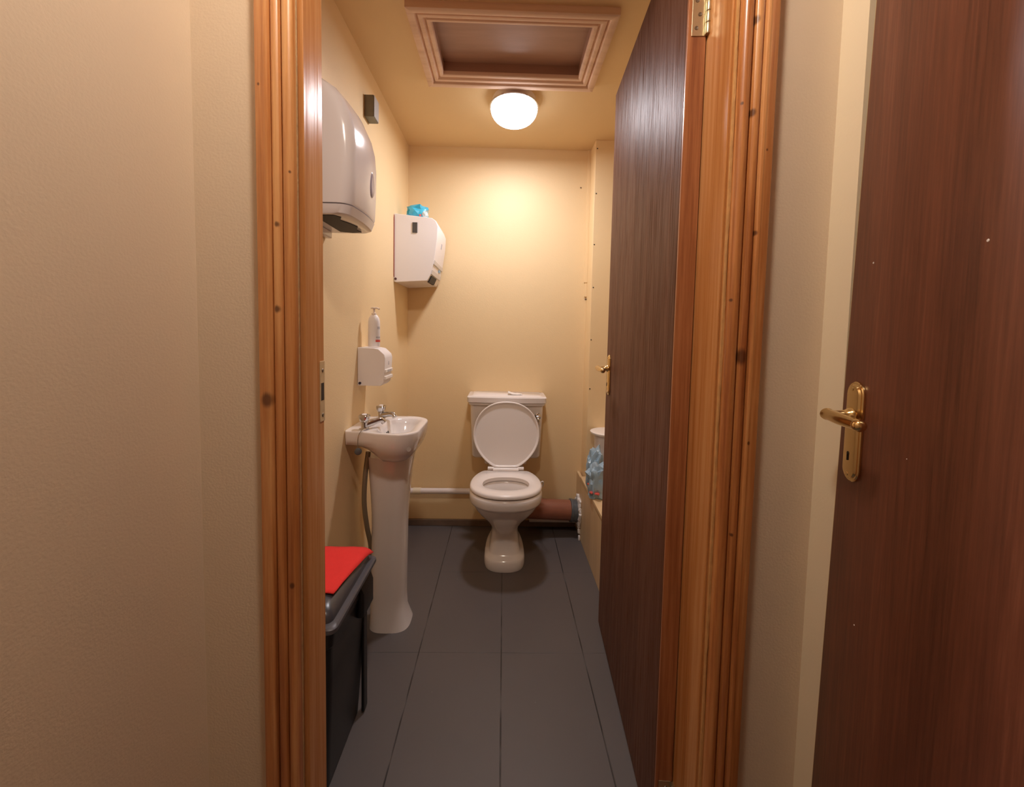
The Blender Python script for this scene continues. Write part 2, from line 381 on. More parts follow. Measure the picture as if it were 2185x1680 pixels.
# ---------------------------------------------------------------- bathroom door, open into the room
def lever_set(parent, mat, P, d, n, plate_h=0.165, plate_w=0.040, lever=0.10, neck=0.048, up=0.0, flat=False):
    """P = plate centre at lever height on the door face; d = lever direction along the face; n = outward normal"""
    P = Vector(P); d = Vector(d).normalized(); n = Vector(n).normalized(); Z = Vector((0, 0, 1))
    def outline(hw, top, bot, off, cx=0.0):
        o = []
        for k in range(13): t = PI*k/12; o.append(P + d*(cx+hw*math.cos(t)) + Z*(top-hw+hw*math.sin(t)) + n*off)
        for k in range(13): t = PI + PI*k/12; o.append(P + d*(cx+hw*math.cos(t)) + Z*(bot+hw+hw*math.sin(t)) + n*off)
        return o
    top, bot = plate_h*0.34, -plate_h*0.66
    bm = bmesh.new(); hw = plate_w/2
    loft(bm, [outline(hw, top, bot, 0.0005), outline(hw, top, bot, 0.003), outline(hw*0.93, top-0.0015, bot+0.0015, 0.0045), outline(hw*0.80, top-0.004, bot+0.004, 0.0045), outline(hw*0.70, top-0.006, bot+0.006, 0.007), outline(hw*0.45, top-0.010, bot+0.010, 0.008)])
    pl = link('back_plate', bm, mat, parent, smooth=35)
    bm = bmesh.new()
    kh = P + Z*(bot+0.045) + n*0.0078
    lathe(bm, [(0.0032, 0), (0.0032, 0.0006)], kh, n, 12); tube(bm, [kh-Z*0.001+n*0.0003, kh-Z*0.011+n*0.0003], 0.0016, 8)
    link('keyhole', bm, DARK, pl)
    for zz in (top-0.012, bot+0.012):
        bm = bmesh.new(); lathe(bm, [(0.0035, 0), (0.003, 0.0012)], P+Z*zz+n*0.0075, n, 12); link('screw', bm, mat, pl)
    # raised boss + neck + lever, one casting
    bm = bmesh.new()
    lathe(bm, [(0.0135, 0), (0.0135, 0.004), (0.011, 0.008), (0.0085, 0.012), (0.0072, 0.02), (0.0072, neck-0.006), (0.0078, neck)], P+n*0.004, n, 24)
    A = P + n*(neck+0.002); E_ = A + d*lever
    pts = curve_pts([A - d*0.004 + n*0.002, A + d*0.01, A + d*lever*0.45 + n*0.001, A + d*lever*0.8, E_], 8)
    k = len(pts); rr = [0.0085 + 0.0015*math.sin(PI*i/(k-1)) - 0.0012*(i/(k-1)) for i in range(k)]
    tube(bm, pts, rr, 20)
    lathe(bm, [(0.0001, -0.0092)]+[(0.0092*math.sin(PI*i/12), -0.0092*math.cos(PI*i/12)) for i in range(1, 12)]+[(0.0001, 0.0092)], E_+d*0.003, d, 20)
    lathe(bm, [(0.0001, -0.0098)]+[(0.0098*math.sin(PI*i/12), -0.0098*math.cos(PI*i/12)) for i in range(1, 12)]+[(0.0001, 0.0098)], A-d*0.001, Z, 20)
    return link('lever', bm, mat, parent, smooth=45)

HP = Vector((0.3905, 0.826, 0))                               # pivot corner of the open leaf
dd = Vector((0.063, 0.998, 0)).normalized(); nn = Vector((-dd.y, dd.x, 0))      # along the leaf, face normal towards the left
LWID, TH = 0.705, 0.038
bm = bmesh.new()
def slab(bm, P, d, n, w_, t, z0, z1, s0=0.0):
    a = P + d*s0; b = P + d*(s0+w_)
    pts = [a, b, b+n*t, a+n*t]
    loft(bm, [[(p.x, p.y, z0) for p in pts], [(p.x, p.y, z1) for p in pts]])
d1 = empty('door_1', (HP.x, HP.y, 0), 'dark brown veneered bathroom door standing open against the right', 'door', kind='structure')
slab(bm, HP, dd, nn, LWID-0.006, TH, 0.008, 2.03, 0.006); link('leaf', bm, LEAF, d1, bev=0.0015)
bm = bmesh.new(); slab(bm, HP+nn*0.0008, dd, nn, 0.0065, TH-0.0016, 0.008, 2.03, -0.0003); link('lipping', bm, LIP, d1, bev=0.001)
# hinge on the edge of the leaf, knuckle at the pivot
def hinge(z0, z1):
    e = HP - dd*0.0003; bm = bmesh.new()
    a = e + nn*0.004; b = e + nn*0.030
    loft(bm, [[(p.x, p.y, z0) for p in (a, b, b-dd*0.0015, a-dd*0.0015)], [(p.x, p.y, z1) for p in (a, b, b-dd*0.0015, a-dd*0.0015)]])
    h = link('hinge', bm, BRASS_D, d1, bev=0.0005)
    n_ = 5; hz = (z1-z0)/n_
    kx, ky = e.x - 0.0005, e.y-0.0055
    for i in range(n_):
        bm = bmesh.new(); lathe(bm, [(0.0052, 0.0005), (0.0056, 0.0015), (0.0056, hz-0.0015), (0.0052, hz-0.0005)], (kx, ky, z0+i*hz), (0, 0, 1), 18); link('knuckle', bm, BRASS_D, h, smooth=40)
    for i, f in enumerate((0.14, 0.38, 0.62, 0.86)):
        c = e + nn*(0.018 + 0.003*(-1)**i) - dd*0.0015
        bm = bmesh.new(); lathe(bm, [(0.0040, 0), (0.0036, 0.0008), (0.001, 0.0003)], (c.x, c.y, z0+f*(z1-z0)), -dd, 14); link('screw', bm, SCREW, h)
hinge(1.742, 1.85); hinge(0.06, 0.168)
hs = HP + dd*(LWID-0.055) + nn*TH
lever_set(d1, BRASS, (hs.x, hs.y, 1.022), -dd, nn, plate_h=0.150, lever=0.09, neck=0.040)

# ---------------------------------------------------------------- hall door on the right, ajar towards the viewer
FE = Vector((0.572, 0.662, 0)); th = math.radians(15)
d2 = Vector((-math.sin(th), -math.cos(th), 0)); n2 = Vector((-math.cos(th), math.sin(th), 0))
D2 = empty('door_2', (FE.x, FE.y, 0), 'reddish brown veneered hall door at the right edge with brass handle', 'door', kind='structure')
def sag(bm):
    for v in bm.verts: v.co += d2*(0.026*(v.co.z-0.95))
    return bm
bm = bmesh.new(); slab(bm, FE, d2, -n2, 0.72, 0.040, 0.01, 2.03, 0.001); link('leaf', sag(bm), LEAF2, D2, bev=0.001)
bm = bmesh.new(); slab(bm, FE-n2*0.0005, d2, -n2, 0.0012, 0.039, 0.01, 2.03, 0.0); link('lipping', sag(bm), simple('edge_strip', (0.45, 0.30, 0.10), 0.4), D2)
for s, z, r in ((0.0589, 1.265, .0016), (0.251, 1.256, .0018), (0.075, .706, .0012), (0.159, .994, .0007)):
    c = FE + d2*s + n2*0.0001
    bm = bmesh.new(); lathe(bm, [(r, 0), (r*0.8, 0.0004)], (c.x, c.y, z), n2, 10); link('paint_fleck', bm, METW, D2)
hp = FE + d2*0.043
lever_set(D2, BRASS, (hp.x, hp.y, 1.028), d2, n2, plate_h=0.160, plate_w=0.043, lever=0.080, neck=0.037)

# ---------------------------------------------------------------- loft hatch
hatch = empty('ceiling_hatch', (0.01, 1.53, ZC), 'pine framed loft hatch with brown recessed panel in the ceiling', 'hatch')
FW = 0.072
HPF = [(0, 0), (0, .010), (.002, .0155), (.007, .0185), (.013, .0185), (.017, .0130), (.019, .0090), (.021, .0120), (.026, .0215), (.032, .0235), (.038, .0225), (.0415, .016), (.043, .0125), (.045, .017), (.049, .0265), (.053, .028), (FW-.003, .028), (FW, .026), (FW, 0)]
def hring(sx, sy):
    x0 = HX0+0.004 if sx < 0 else HX1-0.004; y0 = HY0+0.004 if sy < 0 else HY1-0.004
    return [(x0+sx*u, y0+sy*u, ZC-v*0.85) for u, v in HPF]
cs = [hring(-1, -1), hring(1, -1), hring(1, 1), hring(-1, 1)]
for i in range(4):
    bm = bmesh.new(); loft(bm, [cs[i], cs[(i+1) % 4]])
    link('frame_moulding', bm, PINE_RAW, hatch, smooth=30)
bm = bmesh.new(); zt = 2.226
for a in ((HX0+.004, HX0-.012, HY0-.012, HY1+.012), (HX1-.004, HX1+.012, HY0-.012, HY1+.012)):
    box(bm, min(a[0], a[1]), max(a[0], a[1]), a[2], a[3], ZC+0.0, zt)
box(bm, HX0, HX1, HY0-.012, HY0+.004, ZC, zt); box(bm, HX0, HX1, HY1-.004, HY1+.012, ZC, zt)
link('hatch_lining', bm, PLY, hatch)
link('hatch_panel', B(HX0-.012, HX1+.012, HY0-.012, HY1+.012, zt-0.012, zt), PLY, hatch)

# ---------------------------------------------------------------- lamps
LC = (0.027, 1.845)
lamp = empty('ceiling_lamp', (*LC, ZC), 'glowing round glass ceiling lamp beside the loft hatch', 'lamp')
bm = bmesh.new(); lathe(bm, [(0.094, 0), (0.096, 0.004), (0.094, 0.022), (0.100, 0.0285), (0.105, 0.0355), (0.09, 0.0365)], (*LC, ZC), (0, 0, -1), 48); link('lamp_base', bm, METW, lamp, smooth=40)
bm = bmesh.new(); lathe(bm, [(0.100, 0.030), (0.1075, 0.032), (0.1085, 0.038), (0.103, 0.040)], (*LC, ZC), (0, 0, -1), 48); link('rim', bm, CHROME, lamp, smooth=40)
bm = bmesh.new()
prof = [(0.101, 0.036), (0.103, 0.044)] + [(0.103*math.cos(t)**0.75, 0.044+0.068*math.sin(t)) for t in [PI/2*k/14 for k in range(1, 14)]] + [(0.002, 0.112)]
n = 72; rings = []
for r, h in prof:
    rings.append([(LC[0]+(r*(1+0.008*math.cos(36*t)))*math.cos(t), LC[1]+(r*(1+0.008*math.cos(36*t)))*math.sin(t), ZC-h) for t in [2*PI*k/n for k in range(n)]])
loft(bm, rings); gm, nt, pb = newmat('lit_clear_glass'); nt.nodes.remove(pb)
em = nt.nodes.new('ShaderNodeEmission'); em.inputs[0].default_value = (*LAMP_COL, 1); em.inputs[1].default_value = LAMP_STRENGTH
tr = nt.nodes.new('ShaderNodeBsdfTransparent'); ms = nt.nodes.new('ShaderNodeMixShader'); ms.inputs[0].default_value = 0.35
nt.links.new(tr.outputs[0], ms.inputs[1]); nt.links.new(em.outputs[0], ms.inputs[2]); nt.links.new(ms.outputs[0], nt.nodes['Material Output'].inputs[0])
link('glass_shade', bm, gm, lamp, smooth=60)
bm = bmesh.new(); lathe(bm, [(0.070, 0.0365), (0.072, 0.038), (0.072, 0.046), (0.070, 0.048)], (*LC, ZC), (0, 0, -1), 40); link('added_disc', bm, emit('added_disc_face', LAMP_COL, 6.0), lamp)  # glowing disc made up to go with the added downward light
ld = bpy.data.lights.new('lamp_light', 'AREA'); ld.shape = 'DISK'; ld.size = 0.13; ld.spread = math.radians(180); ld.energy = DISC_POWER; ld.color = LAMP_COL  # added source in the bowl, keeps the upper back wall from burning out
lo = bpy.data.objects.new('lamp_light', ld); COL.objects.link(lo); lo.parent = lamp; lo.location = (0, 0, -0.052)
HC = 2.18
hl = empty('hall_lamp', (-0.02, 0.32, HC), 'round warm hall ceiling lamp above the viewer', 'lamp')
bm = bmesh.new(); lathe(bm, [(0.08, 0), (0.08, 0.02)], (-0.02, 0.32, HC), (0, 0, -1), 32); link('lamp_base', bm, METW, hl)
bm = bmesh.new(); lathe(bm, [(0.068, 0.02)] + [(0.068*math.cos(t), 0.02+0.055*math.sin(t)) for t in [PI/2*k/9 for k in range(1, 9)]] + [(0.001, 0.075)], (-0.02, 0.32, HC), (0, 0, -1), 32)
link('glass_shade', bm, emit('glowing_hall_glass', HALL_COL, HALL_STRENGTH), hl, smooth=60)

# ================================================================== TOILET
TX = 0.024
toilet = empty('toilet', (TX, 2.05, 0), 'white ceramic close-coupled toilet with lid raised against back wall', 'toilet')
bm = bmesh.new()
lev = [  # z, half width, front, back, centre y, exponent
 (0.0, .098, 1.862, 2.24, 1.96, 2.6), (0.012, .101, 1.859, 2.24, 1.96, 2.6), (0.040, .100, 1.862, 2.24, 1.96, 2.6), (0.052, .095, 1.868, 2.24, 1.96, 2.6), (0.062, .080, 1.890, 2.24, 1.98, 3.2), (0.070, .077, 1.896, 2.24, 1.98, 3.4),
 (0.10, .071, 1.906, 2.24, 1.98, 2.8), (0.14, .066, 1.912, 2.23, 1.99, 2.7), (0.170, .064, 1.906, 2.22, 1.99, 2.5), (0.20, .073, 1.885, 2.20, 1.97, 2.4), (0.235, .092, 1.850, 2.18, 1.95, 2.3),
 (0.275, .122, 1.805, 2.17, 1.93, 2.3), (0.31, .146, 1.772, 2.16, 1.92, 2.3), (0.335, .156, 1.757, 2.16, 1.91, 2.35), (0.345, .160, 1.752, 2.16, 1.91, 2.35), (0.350, .170, 1.740, 2.16, 1.91, 2.35), (0.358, .174, 1.736, 2.16, 1.91, 2.35),
 (0.390, .174, 1.736, 2.16, 1.91, 2.35), (0.398, .170, 1.741, 2.155, 1.91, 2.35), (0.400, .162, 1.75, 2.14, 1.91, 2.3),
 (0.400, .122, 1.795, 2.00, 1.90, 2.2), (0.392, .112, 1.805, 1.99, 1.90, 2.2), (0.36, .108, 1.81, 1.985, 1.90, 2.2), (0.30, .092, 1.83, 1.975, 1.90, 2.1), (0.25, .062, 1.86, 1.96, 1.91, 2.0), (0.215, .03, 1.89, 1.94, 1.915, 2.0)]
loft(bm, [supel(TX, cy, hx, yf, yb, z, 56, e) for z, hx, yf, yb, cy, e in lev])
link('bowl', bm, CER, toilet, smooth=50)
bm = bmesh.new(); lathe(bm, [(0.001, 0), (0.075, 0)], (TX, 1.905, 0.272), (0, 0, 1), 32, cap0=False, cap1=False); link('water', bm, simple('toilet_water', (0.55, 0.53, 0.50), 0.02), toilet)
# cistern
def rrect(cx, hx, y0, y1, z, r=0.02, bulge=0.0, k=6):
    pts = []
    for (sx, sy, a0) in ((1, 1, 0), (-1, 1, PI/2), (-1, -1, PI), (1, -1, 1.5*PI)):
        X = cx + sx*(hx-r); Y = (y1-r) if sy > 0 else (y0+r)
        for i in range(k+1):
            t = a0 + PI/2*i/k; pts.append([X+r*math.cos(t), Y+r*math.sin(t), z])
    m_ = 12; last, first = pts[3*(k+1)-1], pts[3*(k+1)]
    ins = [[last[0]+(first[0]-last[0])*i/m_, y0-bulge*math.sin(PI*i/m_), z] for i in range(1, m_)]
    return pts[:3*(k+1)] + ins + pts[3*(k+1):]
bm = bmesh.new()
loft(bm, [rrect(TX, .120, 2.262, 2.328, 0.395, .02, .004), rrect(TX, .125, 2.258, 2.328, 0.448, .02, .004), rrect(TX, .180, 2.186, 2.328, 0.456, .022, .006), rrect(TX, .187, 2.172, 2.328, 0.47, .022, .007), rrect(TX, .198, 2.160, 2.328, 0.752, .022, .008)])
link('cistern', bm, CER, toilet, smooth=45)
bm = bmesh.new()
loft(bm, [rrect(TX, .199, 2.158, 2.3285, 0.750, .02, .01), rrect(TX, .206, 2.150, 2.329, 0.754, .02, .012), rrect(TX, .208, 2.148, 2.329, 0.765, .02, .012), rrect(TX, .214, 2.140, 2.3295, 0.770, .02, .012), rrect(TX, .215, 2.139, 2.3295, 0.796, .02, .012), rrect(TX, .211, 2.143, 2.328, 0.801, .02, .012), rrect(TX, .190, 2.162, 2.318, 0.802, .02, .010), rrect(TX, .186, 2.166, 2.315, 0.805, .02, .010)])
link('cistern_lid', bm, CER, toilet, smooth=40)
bm = bmesh.new(); lathe(bm, [(0.019, 0), (0.019, 0.004), (0.012, 0.007), (0.008, 0.011), (0.008, 0.016)], (TX+.168, 2.166, 0.694), (0, -1, 0), 28)
fl = link('flush_lever', bm, CHROME, toilet, smooth=40)
bm = bmesh.new(); tube(bm, curve_pts([(TX+.168, 2.147, 0.694), (TX+.169, 2.142, 0.685), (TX+.172, 2.140, 0.670)], 5), [0.007]*6+[0.0085]*5, 12); link('lever', bm, CHROME, fl, smooth=50)
# hump behind the seat
bm = bmesh.new(); loft(bm, [rrect(TX, .10, 2.07, 2.32, z, .03) for z in (0.30, 0.395)] + [rrect(TX, .095, 2.08, 2.32, 0.402, .03)]); link('rear_deck', bm, CER, toilet, smooth=45)
# seat ring
def segell(hx, yf, yb, cy, ycut, n=64, e=2.15, cx=TX):
    o = []
    for k in range(n):
        t = 2*PI*k/n; c, s = math.cos(t), math.sin(t)
        X = math.copysign(abs(c)**(2/e), c); Y = math.copysign(abs(s)**(2/e), s)
        o.append([cx+hx*X, min(ycut, cy+((yb-cy) if Y > 0 else (cy-yf))*Y)])
    return o
bm = bmesh.new()
out_ = segell(.172, 1.738, 2.125, 1.90, 2.072); out2 = segell(.165, 1.746, 2.118, 1.90, 2.066); in_ = segell(.112, 1.812, 1.988, 1.90, 3); in2 = segell(.120, 1.803, 1.997, 1.90, 3)
R = lambda o, z: [(p[0], p[1], z) for p in o]
rv = loft(bm, [R(in_, .403), R(out2, .403), R(out_, .408), R(out_, .418), R(out2, .425), R(in2, .425), R(in_, .419), R(in_, .403)], False, False)
bmesh.ops.remove_doubles(bm, verts=bm.verts[:], dist=1e-6)
link('seat', bm, SEATP, toilet, smooth=50)
# lid: a tray standing up and leaning back on the cistern
bm = bmesh.new()
A0 = Vector((TX, 2.092, 0.432)); tilt = math.atan2(0.028, 0.345)
def lidring(s, off, lift=0.0):
    o = []
    hx, hl, cc = .174, .178, .172
    for k in range(64):
        t = 2*PI*k/64; c, q = math.cos(t), math.sin(t)
        X = hx*math.copysign(abs(c)**(2/2.2), c)*s; Zv = cc + hl*math.copysign(abs(q)**(2/2.2), q)*s
        Zv = max(0.008 + (1-s)*0.12, Zv)
        if t > PI:                     # taper towards the hinges
            X *= 1 - 0.22*(min(1, max(0, (cc-Zv)/cc))**1.6)*1.0
        o.append(A0 + Vector((X, Zv*math.sin(tilt) + off, Zv*math.cos(tilt))))
    return o
loft(bm, [lidring(0.95, 0.004), lidring(1.0, 0.0), lidring(1.0, -0.014), lidring(0.985, -0.016), lidring(0.955, -0.014), lidring(0.93, -0.007)])
link('seat_lid', bm, SEATP, toilet, smooth=35)
bm = bmesh.new(); box(bm, TX-.068, TX+.068, 2.055, 2.088, .424, .438); 
link('hinge_bar', bm, SEATP, toilet, bev=0.004)
for sx in (-1, 1):
    bm = bmesh.new(); tube(bm, [(TX+sx*.062, 2.08, .433), (TX+sx*.094, 2.08, .433)], .0085, 16); link('hinge', bm, SEATP, toilet, smooth=40)
# thin supply loop at the right of the bowl
bm = bmesh.new(); tube(bm, curve_pts([(TX+.158, 2.02, .36), (TX+.186, 2.00, .395), (TX+.192, 2.02, .37), (TX+.178, 2.05, .34), (TX+.17, 2.12, .33)], 8), .003, 8); link('cord', bm, SEATP, toilet, smooth=60)

# paper on the cistern
bm = bmesh.new(); g = [[None]*7 for _ in range(9)]
for i in range(9):
    for j in range(7):
        u, v = i/8, j/6
        g[i][j] = bm.verts.new((0.030+u*0.078+0.004*noise.noise(Vector((i, j, 1))), 2.175+v*0.05+0.01*u, 0.8065+0.024*max(0, 0.5-abs(u-0.02)*1.6)*(0.6+0.4*v)+0.010*abs(noise.noise(Vector((u*3, v*3, 2))))+0.004*(1-u)))
for i in range(8):
    for j in range(6): bm.faces.new((g[i][j], g[i+1][j], g[i+1][j+1], g[i][j+1]))
o = link('tissue_paper', bm, simple('tissue', (0.86, 0.83, 0.80), 0.9), smooth=60); tag(o, 'folded white tissue lying on top of the toilet cistern', 'tissue')
sd = o.modifiers.new('solid', 'SOLIDIFY'); sd.thickness = 0.003

# ================================================================== BASIN
def basin_outline(s, cx, cy, z, n=64):
    """D-shaped plan: straight along the wall, rounded front corners"""
    x0, x1, y0, y1 = XL+0.001, -0.296, 1.365, 1.672
    o = []
    def arc(X, Y, rx, ry, a0, a1, k):
        for i in range(k+1):
            t = a0+(a1-a0)*i/k; o.append((X+rx*math.cos(t), Y+ry*math.sin(t)))
    arc(x0+.008, y0+.048, .008, .008, PI, 1.5*PI, 3)
    o.append((x0+.06, y0+.036)); o.append((x0+.12, y0+.012))
    arc(x1-.075, y0+.075, .075, .075, -PI/2, 0, 12)
    arc(x1-.085, y1-.085, .085, .085, 0, PI/2, 12)
    o.append((x0+.10, y1-.003)); 
    arc(x0+.008, y1-.028, .008, .008, PI/2, PI, 3)
    o.append((x0, cy+0.05)); o.append((x0, cy-0.05))
    return [(cx+(p[0]-cx)*s, cy+(p[1]-cy)*s, z) for p in o]
BC = (-0.415, 1.52)
basin = empty('wash_basin', (-0.44, 1.52, 0), 'small white ceramic wash basin on a tall pedestal against left wall', 'basin')
bm = bmesh.new()
def keepwall(r):       # outer shell stays on the wall at the back
    return r
def shell(s, z, keep):
    r = basin_outline(1, *BC, z); out = []
    for x, y, zz in r:
        k = s
        nx = BC[0]+(x-BC[0])*k; ny = BC[1]+(y-BC[1])*k
        if x < -0.50: nx = x+(nx-x)*keep
        wq = max(0, min(1, (-0.435-nx)/0.075)); zz = max(zz, zz+(0.741-zz)*wq)
        out.append((nx, ny, zz))
    return out
inner = lambda s, z, dx=0.0: [(max(-0.455, min(-0.31, x)) if False else x, y, z) for x, y, _ in [(-0.385+dx+(.067*s)*math.copysign(abs(math.cos(t))**.8, math.cos(t)), 1.522+(.118*s)*math.copysign(abs(math.sin(t))**.8, math.sin(t)), 0) for t in TT]]
base = basin_outline(1, *BC, .79); TT = [math.atan2((p[1]-1.52), (p[0]+0.385)) for p in base]
rings = [shell(.40, .668, .9), shell(.58, .674, .7), shell(.75, .690, .5), shell(.87, .712, .25), shell(.95, .736, 0.05), shell(.985, .758, 0), shell(1, .785, 0), shell(.992, .790, 0), shell(.975, .791, 0), inner(1.10, .789), inner(1.03, .784), inner(.97, .770), inner(.85, .735), inner(.62, .712), inner(.25, .704)]
loft(bm, rings); link('bowl', bm, CER, basin, smooth=60)
bm = bmesh.new(); lathe(bm, [(0.018, 0), (0.018, 0.003), (0.012, 0.0035)], (-0.385, 1.522, .7045), (0, 0, 1), 24); link('drain', bm, CHROME, basin, smooth=40)
for dy in (-.018, 0, .018):
    bm = bmesh.new(); lathe(bm, [(0.005, 0), (0.005, 0.0015)], (-0.441, 1.535+dy, .752), (0.9, 0, 0.35), 12); link('overflow_hole', bm, DARK, basin)
bm = bmesh.new(); pts = []
for i in range(13):
    t = i/12; z = .672*(1-t)
    f = 0.028*max(0, (t-0.86)/0.14)**2
    a = .088-.022*min(1, t/0.35)**.7+f*0.45; yh = .070-.010*min(1, t/0.4)+f*0.5
    pts.append(supel(-.425-.010*t+f*.4, 1.545, a, 1.545-yh, 1.545+yh, z, 40, 3.0))
loft(bm, pts); link('pedestal', bm, CER, basin, smooth=45)
bm = bmesh.new(); lathe(bm, [(0.0082, 0), (0.0082, .0010), (0.0062, .0010), (0.0060, .0003)], (-0.322, 1.386, .735), (0.75, -1, 0), 20); link('maker_mark', bm, simple('basin_mark', (0.6, 0.56, 0.54), 0.3), basin)

def tap(x, y, ang, label):
    t = empty('tap', (x, y, .79), label, 'tap', 'chrome pillar taps on the basin')
    bm = bmesh.new(); lathe(bm, [(0.018, 0), (0.018, .003), (0.0125, .005), (0.0115, .010), (0.0125, .022), (0.0125, .027), (.009, .029)], (x, y, .7905), (0, 0, 1), 28)
    link('body', bm, CHROME, t, smooth=35)
    bm = bmesh.new(); c, s = math.cos(ang), math.sin(ang)
    tube(bm, curve_pts([(x, y, .804), (x+.03*c, y+.03*s, .811), (x+.062*c, y+.062*s, .816), (x+.074*c, y+.074*s, .806)], 6), [.0115]*8+[.0105]*6+[.0100]*5, 16); link('spout', bm, CHROME, t, smooth=50)
    bm = bmesh.new(); n = 40; rings = []
    for r, h, fl in ((.009, .027, 0), (.013, .029, .1), (.0165, .033, .16), (.0205, .043, .16), (.0215, .049, .14), (.019, .053, .08), (.012, .055, 0), (.010, .0545, 0)):
        rings.append([(x+r*(1-fl*(math.cos(2*a)**2))*math.cos(a), y+r*(1-fl*(math.cos(2*a)**2))*math.sin(a), .7905+h) for a in [2*PI*k/n for k in range(n)]])
    loft(bm, rings); kb = link('knob', bm, CHROME, t, smooth=30)
    bm = bmesh.new(); lathe(bm, [(.009, 0), (.007, .0015)], (x, y, .8450), (0, 0, 1), 20); link('cap', bm, METW, kb)
tap(-0.493, 1.437, 0.75, 'chrome basin tap nearer the bin, spout towards the bowl')
tap(-0.487, 1.615, -0.5, 'chrome basin tap nearer the toilet')
# plug hanging on a chain over the near side
bp = empty('basin_plug', (-0.497, 1.395, .74), 'dark round plug on a chain hanging over basin side', 'plug')
bm = bmesh.new(); lathe(bm, [(.009, 0), (.012, .004), (.012, .008), (.007, .011)], (-0.497, 1.388, .726), (0.25, -1, 0), 20); link('plug', bm, RUB, bp, smooth=40)
bm = bmesh.new(); tube(bm, curve_pts([(-.48, 1.425, .797), (-.488, 1.398, .796), (-.495, 1.385, .782), (-.497, 1.381, .755), (-.497, 1.386, .722)], 6), .0014, 6); link('chain', bm, CHROME, bp)
# hose behind the pedestal
bm = bmesh.new(); tube(bm, curve_pts([(-.500, 1.50, .69), (-.508, 1.49, .60), (-.512, 1.49, .50), (-.505, 1.50, .40), (-.500, 1.53, .30), (-.515, 1.56, .18), (-.535, 1.57, .10)], 8), .009, 14)
link('supply_hose', bm, HOSE, basin, smooth=60)
bm = bmesh.new(); tube(bm, curve_pts([(-.552, 1.60, .16), (-.53, 1.59, .162), (-.508, 1.575, .155), (-.502, 1.57, .12)], 6), .016, 14); lathe(bm, [(.019, 0), (.019, .016)], (-.5515, 1.60, .16), (1, -.2, 0), 20)
o = link('waste_elbow', bm, RUB, smooth=50); tag(o, 'black pipe elbow low on the left wall behind pedestal', 'pipe fitting')

# ================================================================== DISPENSERS
# 1 large rounded towel dispenser
d = empty('towel_dispenser', (XL, 1.175, 1.45), 'large rounded glossy white paper towel dispenser nearest the door', 'dispenser')
def dring(dep, z, y0=1.066, y1=1.288, r=0.034, taper=0.0):
    x1 = XL+0.001+dep; o = []
    y0 += taper; y1 -= taper
    rr = min(r, dep*0.8)
    o.append((XL+0.001, y0, z))
    for i in range(5): o.append((XL+0.001+(dep-rr)*(i+1)/6, y0-0.0, z))
    for i in range(9): t = -PI/2+PI/2*i/8; o.append((x1-rr+rr*math.cos(t), y0+rr+rr*math.sin(t), z))
    for i in range(1, 8): u = i/8; o.append((x1+0.006*math.sin(PI*u), y0+rr+(y1-y0-2*rr)*u, z))
    for i in range(9): t = PI/2*i/8; o.append((x1-rr+rr*math.cos(t), y1-rr+rr*math.sin(t), z))
    for i in range(5): o.append((XL+0.001+(dep-rr)*(5-i)/6, y1, z))
    o.append((XL+0.001, y1, z)); return o
bm = bmesh.new()
loft(bm, [dring(.150, 1.474), dring(.153, 1.48), dring(.156, 1.55), dring(.157, 1.62), dring(.153, 1.67), dring(.143, 1.71, taper=.001), dring(.127, 1.745, taper=.003), dring(.104, 1.775, taper=.006), dring(.076, 1.795, taper=.012), dring(.044, 1.808, taper=.020), dring(.015, 1.812, taper=.03)])
cov = link('cover', bm, PLW, d, smooth=60)
bm = bmesh.new()
# base with arched front edge and a recess
loft(bm, [dring(.135, 1.446, 1.070, 1.284), dring(.143, 1.449, 1.068, 1.286), dring(.151, 1.4705)])
bs = link('base', bm, PLW, d, smooth=40)
link('towel_slot', (lambda b_: (loft(b_, [[(x, y, z) for x, y in ((-.505, 1.085), (-.45, 1.082), (-.438, 1.10), (-.452, 1.13), (-.437, 1.165), (-.430, 1.20), (-.446, 1.235), (-.442, 1.265), (-.47, 1.272), (-.505, 1.262))] for z in (1.4445, 1.4462)]), b_)[1])(bmesh.new()), DARK, d)
bm = bmesh.new(); ring = []
for off, s in ((0.0, 1.0), (.002, .9), (.0025, .5)):
    rg = []
    for k in range(32):
        t = 2*PI*k/32; zz = math.sin(t); wd = math.cos(t)*(1-0.45*(zz+1)/2)**0.9
        rg.append((-.3905+off-0.0002*zz, 1.205+.021*wd*s, 1.568+.037*zz*s))
    ring.append(rg)
loft(bm, ring); link('level_window', bm, LAV, d, smooth=50)
# bracket below
bm = bmesh.new(); box(bm, XL, XL+.02, 1.10, 1.27, 1.425, 1.446); link('wall_bracket', bm, PLW, d, bev=.003)

